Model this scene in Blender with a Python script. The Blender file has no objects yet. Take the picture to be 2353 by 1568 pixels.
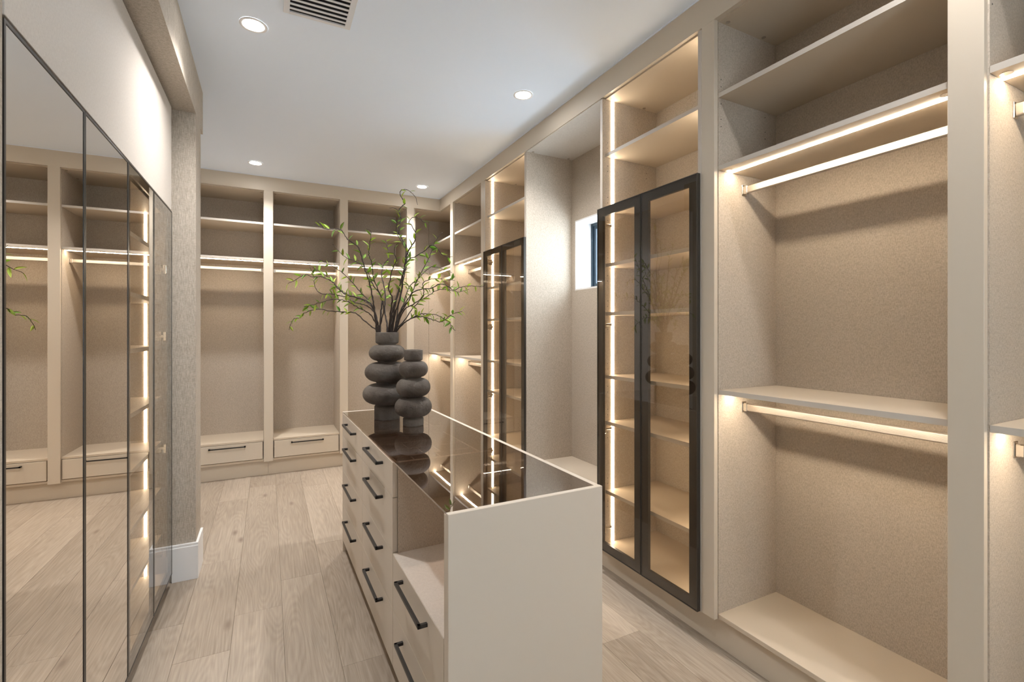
import bpy, bmesh, math, random
from mathutils import Vector, Matrix, noise

C = bpy.context.scene.collection
# ------------------------------------------------------------------ camera
F_PX, W_PX = 1100.0, 2353.0
cam_d = bpy.data.cameras.new('camera'); cam = bpy.data.objects.new('camera', cam_d); C.objects.link(cam)
cam_d.sensor_width = 36; cam_d.lens = F_PX / W_PX * 36; cam_d.shift_y = -22.0 / W_PX; cam_d.clip_start = 0.05
cam.location = (0, 0, 1.4); cam.rotation_euler = (math.radians(90), 0, math.radians(-27.0))
bpy.context.scene.camera = cam
# ------------------------------------------------------------------ world, exposure
sc = bpy.context.scene
w = bpy.data.worlds.new('world'); sc.world = w; w.use_nodes = True
bg = w.node_tree.nodes['Background']; bg.inputs[0].default_value = (0.80, 0.90, 1.0, 1); bg.inputs[1].default_value = 7.0
sc.view_settings.view_transform = 'Standard'; sc.view_settings.look = 'None'
sc.view_settings.exposure = 1.27; sc.view_settings.gamma = 1; sc.view_settings.use_curve_mapping = False
try: sc.cycles.diffuse_bounces = 5; sc.cycles.max_bounces = 14
except Exception: pass
LED_STRENGTH = 32.0
DOWNLIGHT_W = 54.0
LED_COL = (1.0, 0.84, 0.645)
DOWN_COL = (1.0, 0.97, 0.95)

# ------------------------------------------------------------------ materials
def mat(name, col=(.8, .8, .8), rough=.5, metal=0.0, spec=.5):
    m = bpy.data.materials.new(name); m.use_nodes = True
    b = m.node_tree.nodes['Principled BSDF']
    b.inputs['Base Color'].default_value = (*col, 1); b.inputs['Roughness'].default_value = rough
    b.inputs['Metallic'].default_value = metal; b.inputs['Specular IOR Level'].default_value = spec
    return m
def nd(m, typ, **kw):
    n = m.node_tree.nodes.new(typ)
    for k, v in kw.items():
        if k in n.inputs: n.inputs[k].default_value = v
        else: setattr(n, k, v)
    return n
def lk(m, a, b): m.node_tree.links.new(a, b)
def woven(name, c1, c2, rough=.75, bump=.3, sx=520, st=.2):
    """linen look: threads running up and across, world-sized"""
    m = mat(name, c1, rough, spec=.25); b = m.node_tree.nodes['Principled BSDF']
    tc = nd(m, 'ShaderNodeTexCoord')
    outs = []
    for sc3 in ((sx, sx, sx * st), (sx * .22, sx * .22, sx)):
        mp = nd(m, 'ShaderNodeMapping'); mp.inputs['Scale'].default_value = sc3
        lk(m, tc.outputs['Object'], mp.inputs[0])
        n = nd(m, 'ShaderNodeTexNoise', Scale=1.0, Detail=2.0); lk(m, mp.outputs[0], n.inputs['Vector']); outs.append(n.outputs[0])
    mx = nd(m, 'ShaderNodeMix'); mx.data_type = 'FLOAT'; mx.inputs[0].default_value = .38
    lk(m, outs[0], mx.inputs[2]); lk(m, outs[1], mx.inputs[3])
    r = nd(m, 'ShaderNodeMapRange'); r.inputs[1].default_value = .38; r.inputs[2].default_value = .62
    lk(m, mx.outputs[0], r.inputs[0])
    cm = nd(m, 'ShaderNodeMix'); cm.data_type = 'RGBA'; cm.inputs[6].default_value = (*c1, 1); cm.inputs[7].default_value = (*c2, 1)
    lk(m, r.outputs[0], cm.inputs[0]); lk(m, cm.outputs[2], b.inputs['Base Color'])
    bp = nd(m, 'ShaderNodeBump', Strength=bump, Distance=.0008); lk(m, r.outputs[0], bp.inputs['Height']); lk(m, bp.outputs[0], b.inputs['Normal'])
    return m
def emit(name, col, s):
    m = bpy.data.materials.new(name); m.use_nodes = True; nt = m.node_tree; nt.nodes.clear()
    e = nt.nodes.new('ShaderNodeEmission'); e.inputs[0].default_value = (*col, 1); e.inputs[1].default_value = s
    o = nt.nodes.new('ShaderNodeOutputMaterial'); nt.links.new(e.outputs[0], o.inputs[0]); return m
def pane(name, tint, refl=1.7, ior=1.5, wavy=0.0):
    """thin sheet of glass: tinted see-through plus Fresnel mirror on the outer faces"""
    m = bpy.data.materials.new(name); m.use_nodes = True; nt = m.node_tree; nt.nodes.clear()
    o = nt.nodes.new('ShaderNodeOutputMaterial'); mix = nt.nodes.new('ShaderNodeMixShader')
    t = nt.nodes.new('ShaderNodeBsdfTransparent'); t.inputs[0].default_value = (*tint, 1)
    g = nt.nodes.new('ShaderNodeBsdfGlossy'); g.inputs['Roughness'].default_value = 0.0
    fr = nt.nodes.new('ShaderNodeFresnel'); fr.inputs[0].default_value = ior
    geo = nt.nodes.new('ShaderNodeNewGeometry')
    inv = nt.nodes.new('ShaderNodeMath'); inv.operation = 'SUBTRACT'; inv.inputs[0].default_value = refl
    m2 = nt.nodes.new('ShaderNodeMath'); m2.operation = 'MULTIPLY'; m2.inputs[1].default_value = refl
    m3 = nt.nodes.new('ShaderNodeMath'); m3.operation = 'MULTIPLY'; m3.use_clamp = True
    nt.links.new(geo.outputs['Backfacing'], m2.inputs[0]); nt.links.new(m2.outputs[0], inv.inputs[1])
    nt.links.new(fr.outputs[0], m3.inputs[0]); nt.links.new(inv.outputs[0], m3.inputs[1])
    nt.links.new(m3.outputs[0], mix.inputs[0]); nt.links.new(t.outputs[0], mix.inputs[1]); nt.links.new(g.outputs[0], mix.inputs[2])
    if wavy:
        n = nt.nodes.new('ShaderNodeTexNoise'); n.inputs['Scale'].default_value = 7; n.inputs['Detail'].default_value = 0
        tc = nt.nodes.new('ShaderNodeTexCoord'); nt.links.new(tc.outputs['Object'], n.inputs['Vector'])
        bp = nt.nodes.new('ShaderNodeBump'); bp.inputs['Strength'].default_value = wavy; bp.inputs['Distance'].default_value = .004
        nt.links.new(n.outputs[0], bp.inputs['Height']); nt.links.new(bp.outputs[0], g.inputs['Normal'])
    nt.links.new(mix.outputs[0], o.inputs[0]); return m

M = {}
M['face'] = mat('cream_lacquer', (.60, .525, .425), .42, spec=.4)
M['shelf'] = mat('shelf_laminate', (.57, .485, .38), .5, spec=.35)
M['edge'] = mat('edge_band', (.56, .51, .45), .4)
M['linen'] = woven('linen_laminate', (.40, .342, .277), (.56, .487, .402))
M['paper'] = woven('striated_wallpaper', (.37, .322, .262), (.56, .50, .425), rough=.85, bump=.4, sx=400, st=.07)
M['pale'] = woven('pale_textured_panel', (.55, .50, .445), (.62, .57, .51), rough=.55, bump=.18, sx=420)
M['isle'] = mat('island_lacquer', (.60, .535, .455), .42, spec=.4)
M['ceil'] = mat('ceiling_paint', (.78, .86, .97), .9, spec=.2)
M['white'] = mat('white_paint', (.80, .80, .80), .55)
M['ventm'] = mat('vent_metal', (.72, .73, .75), .45)
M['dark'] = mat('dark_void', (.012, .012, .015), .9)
M['seam'] = mat('board_seam', (.12, .09, .065), .9)
M['black'] = mat('black_metal', (.018, .016, .015), .42)
M['bronze'] = mat('bronze_frame', (.014, .011, .009), .28, spec=.5)
M['bronze_edge'] = mat('bronze_edge_profile', (.085, .08, .074), .30, .8)
M['rod'] = mat('champagne_aluminium', (.50, .455, .40), .42, 1.0)
def ribs():
    m = M['rod']; b = m.node_tree.nodes['Principled BSDF']; tc = nd(m, 'ShaderNodeTexCoord')
    wv = nd(m, 'ShaderNodeTexWave', Scale=95.0); wv.bands_direction = 'Z'; lk(m, tc.outputs['Object'], wv.inputs['Vector'])
    bp = nd(m, 'ShaderNodeBump', Strength=.5, Distance=.0006); lk(m, wv.outputs[1], bp.inputs['Height']); lk(m, bp.outputs[0], b.inputs['Normal'])
ribs()
M['chrome'] = mat('chrome', (.75, .72, .68), .18, 1.0)
M['mirror'] = mat('bronze_mirror', (.85, .81, .76), .004, 1.0)
M['glass'] = pane('bronze_glass', (.93, .89, .83), 1.7)
M['topglass'] = pane('smoked_glass', (.70, .62, .56), 2.3, wavy=.03)
M['clear'] = pane('clear_glass', (.95, .97, .97), 1.6)
M['led'] = emit('led_diffuser', LED_COL, LED_STRENGTH)
M['led_v'] = emit('led_diffuser_upright', LED_COL, 14.0)
M['lamp'] = emit('downlight_lens', (1, .97, .94), 30.0)
M['clay'] = mat('dark_clay', (.05, .045, .04), .75)
M['winframe'] = mat('window_frame_dark', (.015, .035, .055), .35)
M['leafm'] = mat('leaf_green', (.20, .33, .045), .5)
M['bark'] = mat('bark', (.028, .017, .013), .6)

def clay():
    m = M['clay']; b = m.node_tree.nodes['Principled BSDF']; tc = nd(m, 'ShaderNodeTexCoord')
    n = nd(m, 'ShaderNodeTexNoise', Scale=52.0, Detail=8.0, Roughness=.65); lk(m, tc.outputs['Object'], n.inputs['Vector'])
    n2 = nd(m, 'ShaderNodeTexNoise', Scale=8.0, Detail=3.0); lk(m, tc.outputs['Object'], n2.inputs['Vector'])
    r = nd(m, 'ShaderNodeValToRGB'); lk(m, n2.outputs[0], r.inputs[0])
    e = r.color_ramp.elements; e[0].position = .36; e[0].color = (.052, .038, .029, 1); e[1].position = .64; e[1].color = (.12, .103, .086, 1)
    lk(m, r.outputs[0], b.inputs['Base Color'])
    bp = nd(m, 'ShaderNodeBump', Strength=1.0, Distance=.006); lk(m, n.outputs[0], bp.inputs['Height']); lk(m, bp.outputs[0], b.inputs['Normal'])
clay()
def leafc():
    m = M['leafm']; b = m.node_tree.nodes['Principled BSDF']; oi = nd(m, 'ShaderNodeObjectInfo')
    r = nd(m, 'ShaderNodeValToRGB'); lk(m, oi.outputs['Random'], r.inputs[0])
    e = r.color_ramp.elements; e[0].color = (.20, .38, .07, 1); e[1].color = (.50, .60, .10, 1)
    lk(m, r.outputs[0], b.inputs['Base Color'])
leafc()
def oak():
    m = mat('bleached_oak', (.5, .42, .34), .48, spec=.35); b = m.node_tree.nodes['Principled BSDF']
    tc = nd(m, 'ShaderNodeTexCoord'); oi = nd(m, 'ShaderNodeObjectInfo')
    off = nd(m, 'ShaderNodeVectorMath', operation='MULTIPLY_ADD'); off.inputs[1].default_value = (13.7, 29.1, 5.0)
    cb = nd(m, 'ShaderNodeCombineXYZ')
    for i in range(3): lk(m, oi.outputs['Random'], cb.inputs[i])
    lk(m, cb.outputs[0], off.inputs[0]); lk(m, tc.outputs['Object'], off.inputs[2])
    def ns(scale3, s, det, dist=0.0):
        mp = nd(m, 'ShaderNodeMapping'); mp.inputs['Scale'].default_value = scale3; lk(m, off.outputs[0], mp.inputs[0])
        n = nd(m, 'ShaderNodeTexNoise', Scale=s, Detail=det, Distortion=dist); lk(m, mp.outputs[0], n.inputs['Vector']); return n
    fine = ns((60, 2.2, 1), 2.2, 6.0, .3)
    wave_mp = nd(m, 'ShaderNodeMapping'); wave_mp.inputs['Scale'].default_value = (5.5, .62, 1); lk(m, off.outputs[0], wave_mp.inputs[0])
    wn = nd(m, 'ShaderNodeTexNoise', Scale=1.3, Detail=1.0); lk(m, wave_mp.outputs[0], wn.inputs['Vector'])
    ml = nd(m, 'ShaderNodeMath', operation='MULTIPLY'); ml.inputs[1].default_value = 26.0; lk(m, wn.outputs[0], ml.inputs[0])
    fr = nd(m, 'ShaderNodeMath', operation='PINGPONG'); fr.inputs[1].default_value = .5; lk(m, ml.outputs[0], fr.inputs[0])
    big = ns((1.6, .5, 1), 1.6, 3.0)
    ks = nd(m, 'ShaderNodeMapping'); ks.inputs['Scale'].default_value = (3.4, 1.15, 1); lk(m, off.outputs[0], ks.inputs[0])
    kn = nd(m, 'ShaderNodeTexVoronoi', Scale=1.0); kn.voronoi_dimensions = '2D'; lk(m, ks.outputs[0], kn.inputs['Vector'])
    kr = nd(m, 'ShaderNodeMapRange'); kr.inputs[1].default_value = .015; kr.inputs[2].default_value = .075; lk(m, kn.outputs[0], kr.inputs[0])
    ramp = nd(m, 'ShaderNodeValToRGB'); e = ramp.color_ramp.elements
    e[0].position = .30; e[0].color = (.25, .20, .153, 1); e[1].position = .68; e[1].color = (.46, .388, .312, 1)
    s1 = nd(m, 'ShaderNodeMath', operation='MULTIPLY_ADD'); s1.inputs[1].default_value = .16; lk(m, fr.outputs[0], s1.inputs[0])
    s2 = nd(m, 'ShaderNodeMath', operation='MULTIPLY_ADD'); s2.inputs[1].default_value = .42; lk(m, fine.outputs[0], s2.inputs[0])
    s3 = nd(m, 'ShaderNodeMath', operation='MULTIPLY_ADD'); s3.inputs[1].default_value = .34; lk(m, big.outputs[0], s3.inputs[0])
    s4 = nd(m, 'ShaderNodeMath', operation='MULTIPLY_ADD'); s4.inputs[1].default_value = .16; s4.inputs[2].default_value = .0; lk(m, oi.outputs['Random'], s4.inputs[0])
    lk(m, s4.outputs[0], s3.inputs[2]); lk(m, s3.outputs[0], s2.inputs[2]); lk(m, s2.outputs[0], s1.inputs[2]); lk(m, s1.outputs[0], ramp.inputs[0])
    km = nd(m, 'ShaderNodeMath', operation='GREATER_THAN'); km.inputs[1].default_value = .32
    ksep = nd(m, 'ShaderNodeSeparateColor'); lk(m, kn.outputs['Color'], ksep.inputs[0]); lk(m, ksep.outputs[0], km.inputs[0])
    kx = nd(m, 'ShaderNodeMath', operation='MAXIMUM'); lk(m, kr.outputs[0], kx.inputs[0]); lk(m, km.outputs[0], kx.inputs[1])
    kc = nd(m, 'ShaderNodeMix'); kc.data_type = 'RGBA'; kc.inputs[6].default_value = (.23, .18, .14, 1)
    lk(m, kx.outputs[0], kc.inputs[0]); lk(m, ramp.outputs[0], kc.inputs[7]); lk(m, kc.outputs[2], b.inputs['Base Color'])
    bp = nd(m, 'ShaderNodeBump', Strength=.25, Distance=.0012); lk(m, s2.outputs[0], bp.inputs['Height']); lk(m, bp.outputs[0], b.inputs['Normal'])
    return m
M['oak'] = oak()

# ------------------------------------------------------------------ helpers
def bm_box(bm, x0, x1, y0, y1, z0, z1, bev=0.0):
    if x0 > x1: x0, x1 = x1, x0
    if y0 > y1: y0, y1 = y1, y0
    if z0 > z1: z0, z1 = z1, z0
    vs = [bm.verts.new(p) for p in ((x0, y0, z0), (x1, y0, z0), (x1, y1, z0), (x0, y1, z0), (x0, y0, z1), (x1, y0, z1), (x1, y1, z1), (x0, y1, z1))]
    fs = [bm.faces.new([vs[i] for i in q]) for q in ((3, 2, 1, 0), (4, 5, 6, 7), (0, 1, 5, 4), (1, 2, 6, 5), (2, 3, 7, 6), (3, 0, 4, 7))]
    if bev:
        es = list({e for f in fs for e in f.edges})
        bmesh.ops.bevel(bm, geom=es, offset=bev, segments=1, affect='EDGES')
def link(name, bm, m, parent=None, smooth=False):
    me = bpy.data.meshes.new(name); bm.to_mesh(me); bm.free(); me.materials.append(m)
    if smooth:
        for p in me.polygons: p.use_smooth = True
    o = bpy.data.objects.new(name, me); C.objects.link(o)
    if parent is not None: o.parent = parent
    return o
def tag(o, label=None, cat=None, group=None, kind=None):
    if label: o['label'] = label
    if cat: o['category'] = cat
    if group: o['group'] = group
    if kind: o['kind'] = kind
    return o
class Thing:
    """an Empty at the base of a thing; parts are given in room coordinates before the thing's own turn"""
    def __init__(s, name, label, cat, loc, rot=0, group=None):
        s.o = bpy.data.objects.new(name, None); C.objects.link(s.o); s.o.empty_display_size = .1
        s.o.location = loc; s.o.rotation_euler = (0, 0, rot); s.loc = Vector(loc)
        tag(s.o, label, cat, group)
    def part(s, name, boxes, m, parent=None, bev=0.0, label=None, kind=None):
        bm = bmesh.new(); p = s.loc
        for b in boxes: bm_box(bm, b[0] - p.x, b[1] - p.x, b[2] - p.y, b[3] - p.y, b[4] - p.z, b[5] - p.z, bev)
        o = link(name, bm, M[m] if isinstance(m, str) else m, parent or s.o)
        if label: o['label'] = label
        if kind: o['kind'] = kind
        return o
    def disc(s, name, spots, m, axis, r=.0025, h=.0012, parent=None, kind=None, seg=8):
        """small round discs; axis = direction they face, 'x' 'y' or 'z', sign in h"""
        bm = bmesh.new()
        for q in spots:
            ax = {'x': Matrix.Rotation(math.pi / 2, 4, 'Y'), 'y': Matrix.Rotation(math.pi / 2, 4, 'X'), 'z': Matrix.Identity(4)}[axis]
            bmesh.ops.create_cone(bm, cap_ends=True, segments=seg, radius1=r, radius2=r, depth=h, matrix=Matrix.Translation(Vector(q) - s.loc) @ ax)
        o = link(name, bm, M[m], parent or s.o)
        if kind: o['kind'] = kind
        return o
def struct(name, boxes, m, bev=0.0):
    bm = bmesh.new()
    for b in boxes: bm_box(bm, *b, bev)
    return tag(link(name, bm, M[m]), kind='structure')

# ================================================================== ROOM SHELL
XP, YP = 1.735, 5.205           # pillar-face planes of the right run and the far run
CEIL = 2.90
# floor: boards laid lengthwise towards the far wall, each one a piece of its own
floor = struct('floor', [(-1.3, 2.5, -1.8, 5.9, -.06, -.016)], 'seam')
SEAMS = [-1.208 + .212 * k for k in range(16)]
BUTT = {4: [.9, 2.437, 3.395, 4.58], 5: [.35, 2.715, 4.885], 6: [1.05, 2.984, 4.85], 7: [-.1, 2.10, 3.385, 4.7], 8: [1.3, 3.2],
        9: [.6, 2.6, 4.4], 10: [-.2, 1.5, 3.5], 11: [.8, 2.9, 4.9], 12: [.2, 1.725, 3.9], 13: [.95, 2.6, 4.6]}
random.seed(3)
for k in range(len(SEAMS) - 1):
    x0, x1 = SEAMS[k] + .0003, SEAMS[k + 1] - .0003
    if x0 > 2.0: continue
    ys = [-1.8] + BUTT.get(k, [random.uniform(-.5, 1.2), random.uniform(2, 3), random.uniform(3.8, 4.8)]) + [5.32]
    for a, b in zip(ys, ys[1:]):
        bm = bmesh.new(); cx, cy = (x0 + x1) / 2, (a + b) / 2; dz = random.uniform(-.0003, .0003)
        bm_box(bm, x0 - cx, x1 - cx, a + .0003 - cy, b - .0003 - cy, -.016, dz, .0009)
        o = link('plank', bm, M['oak'], floor); o.location = (cx, cy, 0)
ceiling = struct('ceiling', [(-1.3, 2.6, -1.8, 5.95, CEIL, CEIL + .12)], 'ceil')
# right wall with the window opening behind the bench niche
WY0, WY1, WZ0, WZ1 = 2.36, 3.128, 1.722, 2.268
wall_r = struct('wall_right', [(2.17, 2.36, -1.8, WY0, 0, CEIL), (2.17, 2.36, WY1, 5.9, 0, CEIL), (2.17, 2.36, WY0, WY1, 0, WZ0), (2.17, 2.36, WY0, WY1, WZ1, CEIL)], 'white')
win = struct('window_1', [(2.150, 2.30, WY1 - .012, WY1, WZ0, WZ1), (2.150, 2.30, WY0, WY0 + .012, WZ0, WZ1), (2.150, 2.30, WY0 + .012, WY1 - .012, WZ0, WZ0 + .012), (2.150, 2.30, WY0 + .012, WY1 - .012, WZ1 - .012, WZ1)], 'white')
def wframe(y0, y1, z0, z1, t, x0, x1):
    return [(x0, x1, y0, y0 + t, z0, z1), (x0, x1, y1 - t, y1, z0, z1), (x0, x1, y0 + t, y1 - t, z0, z0 + t), (x0, x1, y0 + t, y1 - t, z1 - t, z1)]
def wpart(name, boxes, m):
    bm = bmesh.new()
    for b in boxes: bm_box(bm, *b, .0015)
    return link(name, bm, M[m], win)
wpart('window_frame', wframe(WY0 + .012, WY1 - .012, WZ0 + .012, WZ1 - .012, .022, 2.295, 2.345), 'winframe')
wpart('window_sash', wframe(WY0 + .045, WY1 - .040, WZ0 + .034, WZ1 - .034, .022, 2.305, 2.33), 'winframe')
wpart('window_pane', [(2.315, 2.320, WY0 + .067, WY1 - .062, WZ0 + .056, WZ1 - .056)], 'clear')
struct('wall_back', [(-1.3, 2.36, 5.72, 5.9, 0, CEIL)], 'white')
# front wall (behind the photographer) with an unseen window added to let in fill light
wf = struct('wall_front', [(-1.3, .35, -1.8, -1.68, 0, CEIL), (1.05, 2.36, -1.8, -1.68, 0, CEIL), (.35, 1.05, -1.8, -1.68, 2.1, CEIL), (.35, 1.05, -1.8, -1.68, 0, .9)], 'white')
wf2 = struct('added_fill_window', [(.35, .41, -1.77, -1.72, .9, 2.1), (.99, 1.05, -1.77, -1.72, .9, 2.1), (.41, .99, -1.77, -1.72, .9, .96), (.41, .99, -1.77, -1.72, 2.04, 2.1)], 'white')
bm = bmesh.new(); bm_box(bm, .41, .99, -1.748, -1.742, .96, 2.04); link('window_pane', bm, M['clear'], wf2)
# left wall: beam over the recess, pier at its end, short beam beyond
XW = -.366
wl = struct('wall_left', [(-1.05, XW, -1.68, 3.567, 2.640, CEIL), (-1.05, XW, 3.242, 3.458, 0, 2.640)], 'paper')
struct('wall_left_recess', [(-1.2, -1.05, -1.68, 3.60, 0, CEIL), (-1.05, XW - .02, -1.68, -1.2, 0, 2.64)], 'white')
struct('wall_left_far', [(-.95, -.745, 3.60, 5.72, 0, CEIL), (-1.2, -.745, 3.46, 3.60, 0, 2.64), (-1.2, -.745, 3.567, 3.60, 2.64, CEIL)], 'white')
bl = struct('baseboard_left', [(-.478, XW + .013, 3.229, 3.242, 0, .205), (XW, XW + .013, 3.242, 3.458, 0, .205), (-.478, XW + .013, 3.225, 3.229, 0, .190)], 'white', .0015)
# fascia under the ceiling and recessed plinths
struct('trim_1', [(XP, XP + .02, -1.2, YP + .02, 2.764, CEIL)], 'face')
struct('trim_2', [(-.745, XP - .001, YP, YP + .02, 2.764, CEIL)], 'face')
struct('trim_3', [(1.785, 1.803, -1.2, 5.261, 0, .139)], 'face')
struct('trim_4', [(-.745, .0, 5.261, 5.279, 0, .139), (.0015, 1.803, 5.261, 5.279, 0, .139)], 'face')
struct('trim_5', [(XP - .006, XP + .001, -1.2, YP - .006, CEIL - .004, CEIL), (-.745, XP - .006, YP - .006, YP + .001, CEIL - .004, CEIL)], 'ceil')

# ================================================================== CLOSET UNITS
class Unit(Thing):
    """w = along the run, d = depth behind the pillar face, z = height"""
    def __init__(s, mode, name, label, w0, w1, group=None, rot=0, pivot=None, base=None):
        s.mode = mode; s.base = base
        if mode == 'R': loc = (XP + .2, (w0 + w1) / 2, 0)
        elif mode == 'B': loc = ((w0 + w1) / 2, YP + .25, 0)
        else: loc = (base - .22, (w0 + w1) / 2, 0)
        Thing.__init__(s, name, label, 'wardrobe', loc, rot, group)
        if pivot is not None:
            r = Matrix.Rotation(rot, 3, 'Z'); s.o.location = Vector(pivot) + r @ (Vector(loc) - Vector(pivot))
    def mp(s, b):
        w0, w1, d0, d1, z0, z1 = b
        if s.mode == 'R': return (XP + d0, XP + d1, w0, w1, z0, z1)
        if s.mode == 'B': return (w0, w1, YP + d0, YP + d1, z0, z1)
        return (s.base - d1, s.base - d0, w0, w1, z0, z1)
    def pt(s, w, d, z):
        if s.mode == 'R': return (XP + d, w, z)
        if s.mode == 'B': return (w, YP + d, z)
        return (s.base - d, w, z)
    def p(s, name, boxes, m, parent=None, bev=0.0, label=None, kind=None):
        return s.part(name, [s.mp(b) for b in boxes], m, parent, bev, label, kind)

def stile(u, w0, w1): u.p('stile', [(w0, w1, 0, .022, .139, 2.764)], 'face', bev=.0008)
def carcass(u, w0, w1, D, top=2.756, d0=.022, bottom=True):
    t = .018
    u.p('side_panel', [(w0 - t, w0, d0, D, .139, top)], 'linen')
    u.p('side_panel', [(w1, w1 + t, d0, D, .139, top)], 'linen')
    u.p('back_panel', [(w0 - t, w1 + t, D, D + .010, .139, top)], 'linen')
    u.p('top_panel', [(w0 - t, w1 + t, d0, D + .010, top, top + .018)], 'shelf')
    if bottom: u.p('bottom_panel', [(w0, w1, .020, D, .144, .163)], 'shelf', bev=.0006)
def shelf(u, w0, w1, D, zt, led=False, d0=.021):
    sh = u.p('shelf', [(w0 + .001, w1 - .001, d0 + .001, D - .001, zt - .0195, zt)], 'shelf')
    u.p('edge_band', [(w0 + .001, w1 - .001, d0, d0 + .0012, zt - .0195, zt)], 'edge', parent=sh)
    if led: u.p('light_strip', [(w0 + .004, w1 - .004, .086, .100, zt - .0225, zt - .0190)], 'led', parent=sh)
    return sh
def rod(u, w0, w1, zc, d=.186):
    r = u.p('hanging_rod', [(w0 + .012, w1 - .012, d - .0075, d + .0075, zc - .0165, zc + .0165)], 'rod', bev=.004)
    for a, b in ((w0, w0 + .0035), (w1 - .0035, w1)):
        u.p('rod_flange', [(a, b, d - .014, d + .014, zc - .024, zc + .024)], 'chrome', parent=r, bev=.0012)
    for a, b in ((w0 + .003, w0 + .024), (w1 - .024, w1 - .003)):
        u.p('rod_socket', [(a, b, d - .010, d + .010, zc - .0185, zc + .0185)], 'chrome', parent=r, bev=.003)
def pins(u, w0, w1, zs, ds=(.038, .335)):
    s = []
    for w, e in ((w0, 1), (w1, -1)):
        for d in ds:
            for z in zs: s.append(u.pt(w + e * .0003, d, z))
    u.disc('pin_hole', s, 'black', 'y' if u.mode in 'RL' else 'x', r=.0024, h=.0008, kind='stuff')
def cams(u, w0, w1, z, ds=(.06, .30)):
    for w in (w0 + .018, w1 - .018):
        for d in ds: u.disc('connector', [u.pt(w, d, z)], 'chrome', 'z', r=.0095, h=.002, seg=14)
PIN_Z = [2.30, 2.332, 2.40, 2.475, 2.507]
def wardrobe_R(w0, w1, label, st, cam=True, D=.415, pinz=True):
    u = Unit('R', 'wardrobe_unit', label, w0, w1, 'double-hang open wardrobes on the right wall')
    carcass(u, w0, w1, D)
    shelf(u, w0, w1, D, 2.443); shelf(u, w0, w1, D, 2.125, True); shelf(u, w0, w1, D, 1.144, True)
    rod(u, w0, w1, 2.038); rod(u, w0, w1, 1.059)
    if pinz: pins(u, w0, w1, PIN_Z)
    cams(u, w0, w1, 2.755)
    for w in (w0 + .022, w1 - .022): u.disc('connector', [u.pt(w, .06, 2.1045)], 'chrome', 'z', r=.014, h=.002, seg=18)
    for s in st: stile(u, *s)
    return u
wardrobe_R(-.15, .573, 'open wardrobe cut off by the right edge of the photo, nearest on the right wall', [(-.23, -.155)])
wardrobe_R(.660, 1.457, 'large open double-hang wardrobe on the right wall, beside the tall glass cabinet', [(.577, .656), (1.461, 1.530)])
wardrobe_R(4.036, 4.776, 'open double-hang wardrobe on the right wall beside the far glass cabinet', [(4.780, 4.860)])
wardrobe_R(4.864, 5.690, 'open wardrobe at the far end of the right wall, in the corner behind the branches', [])

def rectframe(u, w0, w1, z0, z1, t, d0, d1): return [(w0, w0 + t, d0, d1, z0, z1), (w1 - t, w1, d0, d1, z0, z1), (w0 + t, w1 - t, d0, d1, z0, z0 + t), (w0 + t, w1 - t, d0, d1, z1 - t, z1)]
HZ = (.254, .833, 1.440, 2.020)
def glass_door(u, w0, w1, z0, z1, hinge, hz, m='glass'):
    fr = u.p('door_frame', rectframe(u, w0 + .002, w1 - .002, z0, z1, .048 if u.mode == 'R' else .036, -.018, -.002 if u.mode == 'R' else -.011), 'bronze')
    u.p('edge_profile', rectframe(u, w0 + .001, w1 - .001, z0 - .001, z1 + .001, .004, -.0215, -.003), 'bronze_edge', parent=fr)
    u.p('glass_pane', [(w0 + .006, w1 - .006, -.0205, -.0185, z0 + .005, z1 - .005)], m, parent=fr)
    for z in hz:
        e = 1 if hinge == w0 else -1; a = hinge + e * .003
        h = u.p('hinge', [(a + e * .014, a + e * .030, .006, .062, z - .008, z + .008), (a + e * .0135, a + e * .020, .022, .058, z - .026, z + .026), (a + e * .014, a + e * .044, -.003, .010, z - .024, z + .024)], 'chrome', parent=fr, bev=.002)
def glass_cab(mode, w0, w1, label, zs, door, D=.415, top=2.756, d0=.0, split=None, base=None, rot=0, pivot=None, group=None, hz=HZ, bot=.163, led_d=(.064, .082)):
    """w0..w1 inner width"""
    u = Unit(mode, 'glass_cabinet', label, w0, w1, group, rot, pivot, base); t = .019
    u.o['category'] = 'cabinet'
    u.p('side_panel', [(w0 - t, w0, d0, D, bot - .024, top)], 'linen')
    u.p('side_panel', [(w1, w1 + t, d0, D, bot - .024, top)], 'linen')
    u.p('front_edge', [(w0 - t, w0, d0 - .001, d0, bot - .024, top), (w1, w1 + t, d0 - .001, d0, bot - .024, top)], 'edge')
    u.p('back_panel', [(w0 - t, w1 + t, D, D + .010, bot - .024, top)], 'linen')
    u.p('top_panel', [(w0 - t, w1 + t, .022, D + .010, top, top + .018)], 'shelf')
    u.p('bottom_panel', [(w0, w1, .004, D, bot - .019, bot)], 'shelf')
    for z in zs: shelf(u, w0, w1, D, z, d0=.022)
    for a, b in ((w0, w0 + .003), (w1 - .003, w1)):
        u.p('light_strip', [(a, b, led_d[0], led_d[1], bot + .002, top - .002)], 'led_v')
    pins(u, w0, w1, [z + k for z in zs for k in (-.10, -.068, .035, .067)])
    cams(u, w0, w1, top - .001)
    for a, b, h, m in door: glass_door(u, a, b, DOOR_Z[mode][0], DOOR_Z[mode][1], h, hz, m)
    return u
DOOR_Z = {'R': (.142, 2.111), 'L': (.080, 2.050)}
ZS = [2.438, 2.118, 1.795, 1.512, 1.145, .877, .474]
u = glass_cab('R', 1.549, 2.244, 'tall lit display cabinet with black framed glass doors, right of the window niche', ZS,
          [(1.534, 1.900, 1.534, 'glass'), (1.902, 2.268, 2.268, 'glass')], group='glass-fronted display cabinets')
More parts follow.
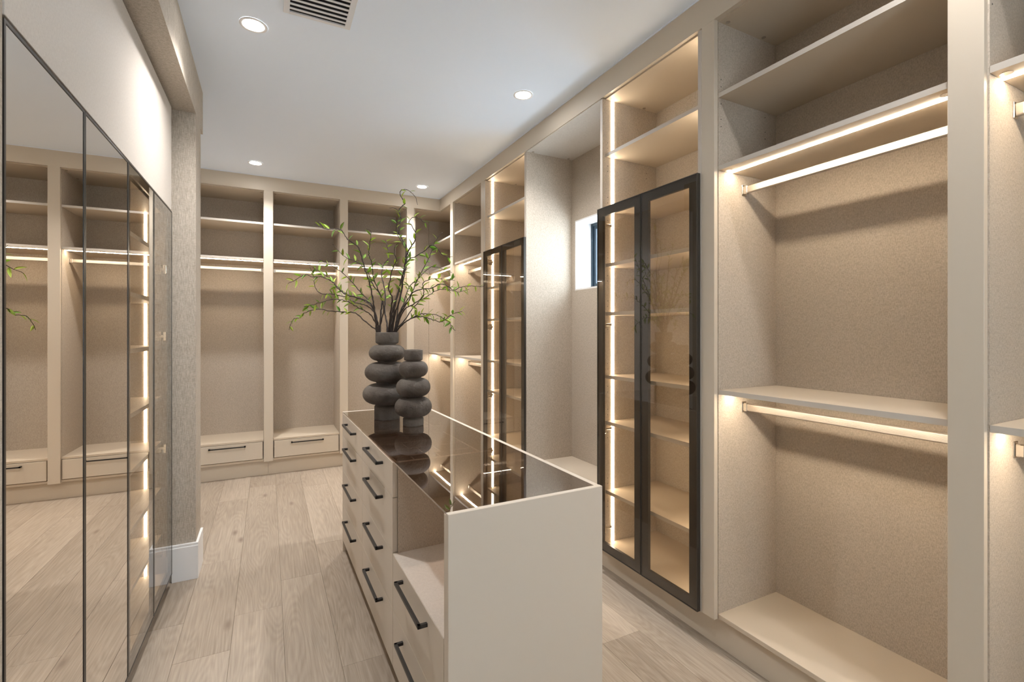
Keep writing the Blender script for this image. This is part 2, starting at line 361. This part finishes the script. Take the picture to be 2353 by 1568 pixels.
u = glass_cab('R', 3.196, 3.934, 'lit display cabinet with black framed glass doors, left of the window niche', ZS,
          [(3.165, 3.552, 3.165, 'glass'), (3.554, 3.930, 3.930, 'glass')], group='glass-fronted display cabinets')
stile(u, 3.953, 4.032)

# bench niche under the window
u = Unit('R', 'bench_niche', 'open niche with a low bench seat, around the small window', 2.263, 3.177)
u.o['category'] = 'bench'
D = .415
zt, zb = 2.758, .410
u.p('back_panel', [(2.263, 3.177, D, D + .010, zb, WZ0), (2.263, 3.177, D, D + .010, WZ1, zt), (2.263, WY0, D, D + .010, WZ0, WZ1), (WY1, 3.177, D, D + .010, WZ0, WZ1)], 'linen')
u.p('side_panel', [(3.171, 3.177, .001, D, .139, zt)], 'linen')
u.p('side_panel', [(2.263, 2.268, .001, D, .139, zt)], 'linen')
u.p('top_panel', [(2.268, 3.171, .004, D + .01, zt, zt + .006)], 'pale', label='white panel closing the top of the niche')
u.p('bench_seat', [(2.268, 3.171, .002, D, zb - .02, zb)], 'shelf', bev=.0008)
dr = u.p('drawer', [(2.272, 3.167, .002, .02, .150, zb - .026)], 'face', bev=.0008)
u.p('handle', [(2.56, 2.88, -.030, -.019, .335, .346), (2.56, 2.571, -.030, .002, .335, .346), (2.869, 2.88, -.030, .002, .335, .346)], 'black', parent=dr)
u.p('bottom_panel', [(2.268, 3.171, .004, D, .139, .147)], 'shelf')
cams(u, 2.268, 3.171, zt - .001, (.05, .37))

# far run: three drawer wardrobes and the corner bay
def wardrobe_B(w0, w1, label, st, hl, drawer=True, shelves=True):
    u = Unit('B', 'wardrobe_unit', label, w0, w1, 'open wardrobes with a bench drawer along the far wall' if drawer else None)
    D = .495
    carcass(u, w0, w1, D)
    if shelves:
        shelf(u, w0, w1, D, 2.457); shelf(u, w0, w1, D, 2.107, True); rod(u, w0, w1, 2.010, .18)
        cams(u, w0, w1, 2.755)
    u.p('bench_seat', [(w0, w1, .016, D, .335, .353)], 'shelf', bev=.0006)
    if drawer:
        dr = u.p('drawer', [(w0 + .006, w1 - .006, .010, .030, .169, .331)], 'face', bev=.0008)
        u.p('drawer_box', [(w0 + .012, w1 - .012, .034, .46, .175, .32)], 'dark', parent=dr)
        a, b = hl - .150, hl + .150
        u.p('handle', [(a, b, -.022, -.012, .301, .311), (a, a + .012, -.022, .010, .301, .311), (b - .012, b, -.022, .010, .301, .311)], 'black', parent=dr)
    else: u.p('front_panel', [(w0, w1, .010, .030, .163, .335)], 'face')
    for s in st: stile(u, *s)
wardrobe_B(-.653, -.040, 'leftmost open wardrobe on the far wall, beside the wallpapered pier, with a drawer below', [(-.744, -.657), (-.036, .043)], -.340)
wardrobe_B(.047, .656, 'second open wardrobe from the left on the far wall, with a drawer below', [(.660, .739)], .353)
wardrobe_B(.743, 1.354, 'third open wardrobe from the left on the far wall, behind the branches', [(1.358, 1.435)], 1.048)
u = Unit('B', 'corner_cupboard', 'dim open corner bay without shelves, where the far wall meets the right wall', 1.439, 1.80)
D = .495
u.p('side_panel', [(1.439, 1.457, .022, D, .139, 2.756)], 'linen')
u.p('back_panel', [(1.439, 1.754, D - .012, D + .01, .139, 2.756)], 'linen')
u.p('top_panel', [(1.439, 1.757, .022, D + .01, 2.756, 2.774)], 'shelf')
u.p('bottom_panel', [(1.457, 1.757, .020, D, .144, .163)], 'shelf')

# left: mirrored wardrobe and glass cabinet, run turned a hair against the room
DEL = -.0102; PIV = (-.466, 3.25, 0); XL = -.4865
u = Unit('L', 'mirrored_wardrobe', 'tall wardrobe with two bronze mirror doors at the left edge of the photo', 1.36, 2.294, None, DEL, PIV, XL)
u.p('carcass', [(1.36, 2.276, .001, .45, .080, 2.040)], 'linen')
for a, b in ((1.360, 1.828), (1.830, 2.294)):
    dr = u.p('mirror_door', [(a + .005, b - .005, -.019, -.002, .085, 2.045)], 'mirror'); dr.rotation_euler = (0, 0, -.0028)
    u.p('door_frame', rectframe(u, a + .0005, b - .0005, .080, 2.050, .0065, -.0205, .0), 'bronze_edge', parent=dr)
    u.p('seal', rectframe(u, a + .0065, b - .0065, .086, 2.044, .0022, -.0202, -.018), 'black', parent=dr)
u = glass_cab('L', 2.315, 3.146, 'lit cabinet with two bronze glass doors beside the wallpapered pier on the left',
      [1.823, 1.567, 1.327, 1.053, .812, .564, .31], [(2.296, 2.728, 2.296, 'glass'), (2.730, 3.165, 3.165, 'glass')], D=.42, top=2.035, base=XL, rot=DEL, pivot=PIV, hz=(.213, .774, 1.374, 1.732), bot=.099, led_d=(.086, .098))
def Lthing(name, label, cat, y0, y1):
    loc = Vector((XL - .1, (y0 + y1) / 2, 0)); t = Thing(name, label, cat, loc, DEL)
    r = Matrix.Rotation(DEL, 3, 'Z'); t.o.location = Vector(PIV) + r @ (loc - Vector(PIV)); return t
t = Lthing('upper_panel', 'long cream overhead panel above the mirror and glass doors', 'panel', 1.36, 3.165)
t.part('panel', [(XL - .020, XL + .019, 1.363, 3.160, 2.058, 2.622)], 'pale', bev=.001)
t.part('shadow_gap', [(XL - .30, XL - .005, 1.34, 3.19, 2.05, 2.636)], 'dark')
t = Lthing('filler_panel', 'narrow pale textured filler panel at the left edge of the photo', 'panel', -.9, 1.357)
t.part('panel', [(XL - .45, XL + .019, -1.0, 1.352, 0.0, 2.630)], 'paper')
t = Lthing('end_filler', 'thin pale strip between the last glass door and the pier', 'panel', 3.168, 3.235)
t.part('panel', [(XL - .40, XL - .004, 3.169, 3.228, 0.0, 2.630)], 'paper')
t = Lthing('plinth', 'dark recessed plinth under the left glass doors', 'plinth', 1.36, 3.16)
t.part('board', [(XL - .40, XL - .012, 1.36, 3.165, 0.0, .074)], 'bronze')

# ================================================================== ISLAND
isle = Thing('dresser_island', 'cream dresser island with smoked glass top and black handles in the middle of the room', 'dresser', (.7067, 2.25, 0), .0124)
X0, X1, Y0, Y1, ZT = .436, .977, 1.276, 3.223, .887
T = isle.part
T('end_panel', [(X0, X1, Y0, Y0 + .019, 0, ZT)], 'isle', bev=.0012)
T('end_panel', [(X0, X1, Y1 - .019, Y1, 0, ZT)], 'isle', bev=.0012)
T('long_side', [(X1 - .019, X1 - .001, Y0 + .0205, Y1 - .0195, 0, ZT - .003)], 'linen')
T('side_rim', [(X1 - .019, X1 - .001, Y0 + .0205, Y1 - .0195, ZT - .003, ZT - .001)], 'isle')
T('inner_panel', [(X0 + .003, X1 - .02, Y0 + .0195, Y0 + .036, .07, ZT - .008)], 'linen')
T('inner_edge', [(X0 + .001, X0 + .003, Y0 + .0195, Y0 + .036, .07, ZT - .008)], 'isle')
for y in (1.909, 2.547): T('partition', [(X0 + .020, .868, y - .009, y + .009, .07, ZT - .009)], 'linen'); T('partition_edge', [(X0 + .022, .868, y - .009, y + .009, ZT - .009, ZT - .0075)], 'isle')
T('plinth', [(X0 + .05, X1 - .02, Y0 + .02, Y1 - .02, 0, .068)], 'isle')
T('bottom_panel', [(X0 + .022, X1 - .02, Y0 + .02, Y1 - .02, .068, .074)], 'isle')
T('niche_shelf', [(X0 + .001, X1 - .02, Y0 + .036, 1.900, .503, .521)], 'pale', bev=.0006)
gt = T('glass_top', [(X0 + .002, X1 - .0205, Y0 + .0195, Y1 - .0195, ZT - .0068, ZT - .0008)], 'topglass')
ROWS = [(.071, .298), (.301, .500), (.521, .736), (.739, ZT - .010)]
RN = [(.071, .298), (.301, .501)]
def handle(dr, yc, z, L=.300):
    a, b = yc - L / 2, yc + L / 2
    T('handle', [(X0 - .032, X0 - .021, a, b, z - .006, z + .006), (X0 - .032, X0, a, a + .012, z - .006, z + .006), (X0 - .032, X0, b - .012, b, z - .006, z + .006)], 'black', parent=dr, bev=.0012)
for (ya, yb), rows, hz in (((2.549, Y1 - .0195), ((.071, .299), (.301, .519), (.521, .737), (.739, ZT - .008)), (.253, .475, .692, .838)),
                           ((1.911, 2.546), ((.071, .299), (.301, .519), (.521, .737), (.739, ZT - .008)), (.253, .475, .692, .838)),
                           ((Y0 + .0375, 1.908), ((.071, .299), (.301, .519)), (.253, .478))):
    for (za, zb_), hzz in zip(rows, hz):
        top = za > .7
        dr = T('drawer', [(X0, X0 + .019, ya + .0005, yb - .0005, za, zb_)], 'isle', bev=.0007)
        if top:
            a, b = ya + .012, yb - .012; xa, xb, z0, z1 = X0 + .020, .872, .752, .846
            T('drawer_box', [(xa, xb, a, b, z0, z0 + .008), (xb - .012, xb, a, b, z0, z1), (xa, xb, a, a + .012, z0, z1), (xa, xb, b - .012, b, z0, z1)], 'pale', parent=dr)
            if ya > 2.4: dv = [(xa, xb, 3.040, 3.046, z0, .840), (xa, xb, 2.905, 2.911, z0, .840), (xa, xb, 2.775, 2.781, z0, .840)]
            else: dv = [(xa, xb, 2.395, 2.401, z0, .840), (xa, xb, 2.268, 2.274, z0, .840), (xa, xb, 2.138, 2.144, z0, .840)]
            xs = ((.60, 0, 1), (.72, 1, 2), (.64, 1, 2), (.57, 2, 3), (.69, 2, 3))
            ys = [dv[0][2], dv[1][2], dv[2][2], a]
            for q, (x, i, j) in enumerate(xs): dv.append((x, x + .005, ys[j], ys[i], z0, .836))
            T('divider', dv, 'pale', parent=dr)
        else: T('drawer_box', [(X0 + .0195, .90, ya + .014, yb - .014, za + .02, zb_ - .02)], 'dark', parent=dr)
        handle(dr, (ya + yb) / 2, hzz)

# ================================================================== CEILING FITTINGS
def downlight(x, y, label, power=1.0):
    t = Thing('downlight', label, 'ceiling light', (x, y, CEIL), 0, 'round recessed ceiling downlights')
    bm = bmesh.new(); n = 40; prof = [(.062, -.0005), (.062, -.003), (.050, -.0045), (.046, -.001)]
    rings = [[bm.verts.new((r * math.cos(2 * math.pi * k / n), r * math.sin(2 * math.pi * k / n), z)) for k in range(n)] for r, z in prof]
    for A, B in zip(rings, rings[1:]):
        for k in range(n): bm.faces.new((A[k], B[k], B[(k + 1) % n], A[(k + 1) % n]))
    link('trim_ring', bm, M['white'], t.o, True)
    bm = bmesh.new(); bmesh.ops.create_cone(bm, cap_ends=True, segments=n, radius1=.047, radius2=.047, depth=.002, matrix=Matrix.Translation((0, 0, -.0015)))
    link('lens', bm, M['lamp'], t.o)
    l = bpy.data.lights.new('downlight_beam', 'SPOT'); l.energy = DOWNLIGHT_W * power; l.color = DOWN_COL; l.spot_size = math.radians(130 if power == 1 else 160); l.spot_blend = 1.0; l.shadow_soft_size = .045
    lo = bpy.data.objects.new('beam', l); C.objects.link(lo); lo.parent = t.o; lo.location = (0, 0, -.012)
downlight(-.064, 2.66, 'recessed downlight nearest on the left, beside the air vent')
downlight(1.440, 2.67, 'recessed downlight near the right-hand fascia, above the dresser island')
downlight(-.100, 4.83, 'recessed downlight at the far left, above the leftmost far wardrobe')
downlight(1.420, 4.84, 'recessed downlight in the far right corner, above the tip of the branches')
downlight(-.064, .50, 'recessed downlight behind the camera on the left', .2)
downlight(1.440, .50, 'recessed downlight behind the camera on the right', .42)
t = Thing('air_vent', 'white slatted air vent in the ceiling at the top edge', 'vent', (.212, 2.32, CEIL))
vx0, vx1, vy0, vy1 = .063, .361, 2.17, 2.478
t.part('frame', [(vx0, vx0 + .026, vy0, vy1, CEIL - .008, CEIL), (vx1 - .026, vx1, vy0, vy1, CEIL - .008, CEIL), (vx0 + .026, vx1 - .026, vy1 - .020, vy1, CEIL - .008, CEIL), (vx0 + .026, vx1 - .026, vy0, vy0 + .020, CEIL - .008, CEIL)], 'ventm', bev=.001)
t.part('opening', [(vx0 + .026, vx1 - .026, vy0 + .02, vy1 - .02, CEIL - .0015, CEIL - .0005)], 'dark')
y = vy1 - .020 - .021
while y > vy0 + .03:
    t.part('slat', [(vx0 + .026, vx1 - .026, y - .0125, y, CEIL - .008, CEIL - .005)], 'ventm'); y -= .0335

# ================================================================== VASES
def lathe(name, prof, m, parent, n=64, wob=0.0, seed=0):
    bm = bmesh.new(); rings = []
    for r, z in prof:
        ring = []
        for k in range(n):
            a = 2 * math.pi * k / n; q = Vector((math.cos(a) * 1.3, math.sin(a) * 1.3, z * 5 + seed))
            rr = r * (1 + wob * (noise.noise(q))); ring.append(bm.verts.new((rr * math.cos(a), rr * math.sin(a), z + wob * .03 * noise.noise(q * 1.7 + Vector((5, 5, 5))))))
        rings.append(ring)
    for A, B in zip(rings, rings[1:]):
        for k in range(n): bm.faces.new((A[k], A[(k + 1) % n], B[(k + 1) % n], B[k]))
    bm.faces.new(list(reversed(rings[0]))); bm.faces.new(rings[-1])
    return link(name, bm, M[m], parent, True)
def vase_profile(base, balls, neck, rims):
    """px-free metric profile: base (r,z0,z1), balls [(zc,halfheight,rmax,rneck)], collar (r,z0,z1)"""
    P = [(base[0] * .96, base[1]), (base[0], base[1] + .003), (base[0] * 1.0, base[2] - .006), (base[0] * .97, base[2] - .001), (base[3], base[2] + .004)]
    for zc, hh, R, rn in balls:
        for k in range(1, 16):
            a = -math.pi / 2 + math.pi * k / 16
            r = rn + (R - rn) * max(0, math.cos(a)) ** .88; P.append((r, zc + hh * math.sin(a)))
        P.append((rn, zc + hh + .0005))
    cr, z0, z1 = neck
    P += [(cr * .96, z0 - .001), (cr, z0 + .004), (cr, z1 - .004), (cr * .97, z1), (cr * .86, z1), (cr * .82, z1 - .01), (cr * .8, z1 - .06), (.002, z1 - .065)]
    return P
Z0 = ZT - .0008
k1 = .00265
def zz(v, d): return 1.4 + (762 - v) * d / 1100 - Z0
d1 = 2.820
prof1 = vase_profile((.073, 0, zz(931, d1), .058),
    [((zz(881, d1) + zz(928, d1)) / 2, (zz(881, d1) - zz(928, d1)) / 2, .1395, .056), ((zz(832.5, d1) + zz(877, d1)) / 2, (zz(832.5, d1) - zz(877, d1)) / 2, .1265, .050), ((zz(792.5, d1) + zz(829, d1)) / 2, (zz(792.5, d1) - zz(829, d1)) / 2, .1045, .047)],
    (.0665, zz(788, d1), zz(764, d1)), None)
t = Thing('stacked_vase', 'taller dark clay vase of three stacked bulges, holding the branches', 'vase', (.6248, 2.847, Z0))
lathe('body', prof1, 'clay', t.o, wob=.022, seed=1)
d2 = 2.625
prof2 = vase_profile((.0555, 0, zz(960, d2), .042),
    [((zz(912.5, d2) + zz(957, d2)) / 2, (zz(912.5, d2) - zz(957, d2)) / 2, .100, .041), ((zz(869, d2) + zz(911, d2)) / 2, (zz(869, d2) - zz(911, d2)) / 2, .0925, .038), ((zz(830, d2) + zz(866.5, d2)) / 2, (zz(830, d2) - zz(866.5, d2)) / 2, .079, .036)],
    (.0505, zz(827, d2), zz(804, d2)), None)
t = Thing('stacked_vase', 'shorter empty dark clay vase of three stacked bulges, in front of the taller one', 'vase', (.7095, 2.585, Z0))
lathe('body', prof2, 'clay', t.o, wob=.022, seed=7)

# ================================================================== BRANCHES (millimetres from the mouth of the tall vase)
STEMS=[
 [(-49,24,38),(-82,48,68),(-123,78,110),(-169,113,152),(-226,153,161),(-289,197,164),(-352,242,176),(-405,280,173),(-445,309,153),(-466,327,126),(-501,352,120),(-517,366,93),(-530,382,47)],
 [(-46,23,38),(-73,21,109),(-98,24,144),(-131,31,167),(-175,40,190),(-229,51,221),(-282,63,232),(-325,72,225),(-377,82,210),(-424,91,192),(-458,98,186)],
 [(-44,22,38),(-53,46,128),(-78,72,176),(-118,106,206),(-164,144,219),(-210,184,250),(-262,227,269),(-304,261,275),(-347,296,280),(-376,323,309),(-386,340,353),(-385,348,385),(-398,367,430),(-417,391,481)],
 [(-57,28,38),(-63,26,133),(-85,32,200),(-128,50,233),(-192,77,253),(-234,95,267),(-266,107,296),(-298,119,337),(-340,136,363),(-371,150,371),(-408,165,368),(-445,180,382),(-486,197,359),(-544,220,323)],
 [(-53,26,38),(-57,56,128),(-74,89,191),(-114,131,232),(-195,211,271),(-246,265,316),(-287,315,374),(-340,371,421),(-391,423,457)],
 [(-54,27,38),(-67,37,133),(-82,47,201),(-114,65,246),(-156,89,299),(-197,113,353),(-250,143,407),(-292,167,437),(-340,194,467),(-363,207,482)],
 [(-41,20,38),(-53,21,91),(-70,21,162),(-79,19,220),(-94,16,296),(-111,15,365),(-133,18,429),(-150,16,497),(-167,18,543),(-209,31,576),(-231,38,598),(-263,45,643),(-304,60,647),(-336,71,643),(-372,83,657),(-408,95,670)],
 [(-38,19,38),(-30,34,151),(-22,43,223),(-33,60,278),(-63,87,321),(-82,108,376),(-92,121,413),(-128,152,457),(-175,189,489),(-206,213,503),(-238,239,535),(-280,277,593)],
 [(-46,23,38),(-34,0,103),(-25,-26,179),(-42,-39,247),(-78,-47,321),(-97,-60,387),(-105,-75,442),(-123,-82,485),(-123,-98,528),(-121,-115,570),(-121,-131,612),(-143,-130,627)],
 [(1,-1,38),(2,18,104),(-6,48,176),(6,74,262),(0,105,337),(-6,132,401),(9,149,466),(48,154,519),(41,182,585),(34,206,639)],
 [(17,-9,38),(23,-9,121),(34,-12,181),(56,-19,258),(73,-24,329),(95,-30,419),(106,-32,497),(107,-29,569),(76,-9,629),(71,-4,678),(83,-7,732),(73,1,787),(89,-5,811),(108,-13,832),(90,-2,863),(79,5,890),(91,1,915),(118,-11,915),(145,-23,898),(167,-32,868),(178,-35,824)],
 [(27,-15,38),(39,-40,150),(62,-69,237),(72,-98,352),(78,-120,437),(94,-148,520),(121,-175,570),(124,-187,613),(101,-187,657),(84,-185,678),(107,-206,704),(131,-225,697),(160,-251,667)],
 [(38,-20,38),(63,-13,133),(99,-14,200),(135,-17,255),(159,-16,304),(191,-13,378),(235,-13,460),(267,-11,523),(288,-6,587),(319,-7,639),(350,-11,676)],
 [(43,-23,38),(72,-50,156),(112,-80,226),(131,-96,273),(182,-129,296),(232,-162,301),(271,-189,324),(311,-216,312),(340,-236,288),(380,-263,305),(419,-289,310),(458,-315,309),(492,-338,306),(501,-346,326)],
 [(49,-25,38),(83,-31,80),(128,-41,116),(174,-51,137),(203,-57,149),(249,-68,147),(301,-81,138),(331,-86,117),(367,-93,99),(380,-91,69),(405,-95,44)],
 [(51,-27,38),(88,-59,91),(131,-96,120),(180,-135,129),(223,-171,114),(270,-211,96),(293,-232,113),(325,-261,142),(373,-303,158)],
 [(41,-21,38),(71,-7,140),(103,3,219),(131,16,299),(156,18,337),(187,16,362),(224,15,401),(274,12,447),(323,4,449),(410,-8,421)],
 [(46,-24,38),(82,-81,167),(133,-131,207),(170,-169,240),(175,-183,274),(167,-198,324),(199,-230,345),(235,-264,349),(270,-299,342),(309,-338,332)],
 [(43,-23,38),(65,-16,211),(96,-15,361),(123,-15,477),(162,-28,501),(218,-48,539),(263,-64,576),(297,-76,553),(325,-84,517),(354,-95,506),(382,-105,509)],
 [(9,-5,38),(9,-45,149),(12,-83,235),(-14,-96,290),(-9,-125,345),(-4,-153,399),(10,-187,446),(-4,-201,488),(-4,-223,529)],
 [(35,-19,38),(98,-18,104),(136,-11,159),(193,-6,221),(268,-6,272),(319,-7,305),(395,-13,307),(454,-17,297),(526,-22,318)],
 [(20,-11,38),(38,-20,162),(56,-29,251),(72,-37,322),(96,-49,411),(112,-58,506),(96,-49,553),(59,-31,624),(51,-27,695),(70,-36,748),(49,-25,787),(14,-8,793)],
]

LAB = ['lowest branch on the left, its bare crooked tip hanging down', 'low branch on the left reaching level over the second far wardrobe', 'left branch that bends sharply upwards near its tip',
 'left branch with the farthest reaching leafy tip', 'left branch rising to the rod of the far wardrobe with a forked tip', 'thin straight branch slanting up to the left', 'thick branch on the upper left, its tip curling over to the left',
 'upper left branch ending in a thick bare stub', 'curly upright branch left of centre with two pale leaves on top', 'wavy branch just left of the centre with a forked leaf pair', 'tallest branch, its bare tip curled over in a hook near the ceiling',
 'tall branch right of centre twisting back to the right', 'branch rising to the upper right with a leafy forked tip', 'longest branch on the right, reaching the far glass cabinet', 'low right branch with its bare tip hanging down',
 'lowest branch on the right, tip turned up', 'right branch arching over the corner bay at rod height', 'right branch with a narrow S bend', 'right branch with a drooping crooked tip at shelf height',
 'short branch in the middle of the bunch', 'right branch running just under the longest one', 'tall branch with a short hooked tip pointing left below the highest curl']
def smooth_path(P, sub=5):
    out = []
    for i in range(len(P) - 1):
        p0, p1, p2, p3 = P[max(i - 1, 0)], P[i], P[i + 1], P[min(i + 2, len(P) - 1)]
        for k in range(sub):
            t = k / sub
            out.append(.5 * ((2 * p1) + (p2 - p0) * t + (2 * p0 - 5 * p1 + 4 * p2 - p3) * t * t + (3 * p1 - p0 - 3 * p2 + p3) * t ** 3))
    out.append(P[-1]); return out
def tube(bm, P, r0, r1, n=6, knob=0.0):
    rings = []; L = len(P); up = Vector((.3, .2, 1)).normalized()
    for i, p in enumerate(P):
        d = (P[min(i + 1, L - 1)] - P[max(i - 1, 0)]).normalized(); a = d.cross(Vector((.2, 1, .1))).normalized(); b = d.cross(a)
        r = r0 + (r1 - r0) * (i / (L - 1)) ** .8; r *= 1 + (knob if i % 4 == 2 else 0)
        rings.append([bm.verts.new(p + (a * math.cos(2 * math.pi * k / n) + b * math.sin(2 * math.pi * k / n)) * r) for k in range(n)])
    for A, B in zip(rings, rings[1:]):
        for k in range(n): bm.faces.new((A[k], A[(k + 1) % n], B[(k + 1) % n], B[k]))
    bm.faces.new(list(reversed(rings[0]))); bm.faces.new(rings[-1])
def leaf_mesh(i):
    bm = bmesh.new(); n = 6; Lf = 1.0; rows = []
    for k in range(n + 1):
        t = k / n; wd = .17 * math.sin(math.pi * t ** .8) ** .9 if 0 < k < n else 0.004
        x = t * Lf; z = -.22 * t * t * (1 + .4 * i)
        rows.append([bm.verts.new((x, -wd, z + wd * .35)), bm.verts.new((x, 0, z)), bm.verts.new((x, wd, z + wd * .35))])
    for A, B in zip(rows, rows[1:]):
        for j in (0, 1): bm.faces.new((A[j], B[j], B[j + 1], A[j + 1]))
    bmesh.ops.solidify(bm, geom=bm.faces[:], thickness=.02)
    me = bpy.data.meshes.new('leaf'); bm.to_mesh(me); bm.free(); me.materials.append(M['leafm'])
    for p in me.polygons: p.use_smooth = True
    return me
LEAVES = [leaf_mesh(0), leaf_mesh(1), leaf_mesh(-1)]
mouth = Vector((.6249, 2.847, 1.3613)); random.seed(11); nleaf = 0
for si, st in enumerate(STEMS):
    P = [Vector(p) * .0009674 for p in st]
    P = [Vector((P[0].x * .6, P[0].y * .6, -.03))] + P
    Q = smooth_path(P)
    for i in range(8, len(Q)): Q[i] = Q[i] + Vector((random.uniform(-1, 1), random.uniform(-1, 1), random.uniform(-1, 1))) * .0022
    o = bpy.data.objects.new('branch', None); C.objects.link(o); o.empty_display_size = .05; o.location = mouth
    tag(o, LAB[si], 'branch', 'leafy branches standing in the taller vase')
    thick = .0056 if si in (6, 10, 11, 9, 19, 7, 3) else .0040
    bm = bmesh.new(); tube(bm, Q, thick, .0011, 6, .22); link('stem', bm, M['bark'], o, True)
    L = [0]
    for a, b in zip(Q, Q[1:]): L.append(L[-1] + (b - a).length)
    tot = L[-1]; s = tot * .36; nl = 0; side = 1
    step = tot * .64 / 17.2
    while s < tot and nl < 17:
        i = next(k for k in range(len(L)) if L[k] >= s) ; i = min(max(i, 1), len(Q) - 1); d = (Q[i] - Q[i - 1]).normalized()
        a = d.cross(Vector((0, 1, .2))).normalized() * side + Vector((0, random.uniform(-.6, .6), random.uniform(-.1, .5)))
        dirv = (d * random.uniform(.5, 1.2) + a).normalized()
        lf = bpy.data.objects.new('leaf', random.choice(LEAVES)); C.objects.link(lf); lf.parent = o
        q = dirv.to_track_quat('X', 'Z') @ Matrix.Rotation(random.uniform(-1.2, 1.2), 3, 'X').to_quaternion()
        lf.rotation_mode = 'QUATERNION'; lf.rotation_quaternion = q; lf.location = Q[i]; z = random.uniform(.030, .052); lf.scale = (z, z, z); nl += 1
        side = -side if random.random() < .8 else side
        s += step * random.uniform(.55, 1.45)
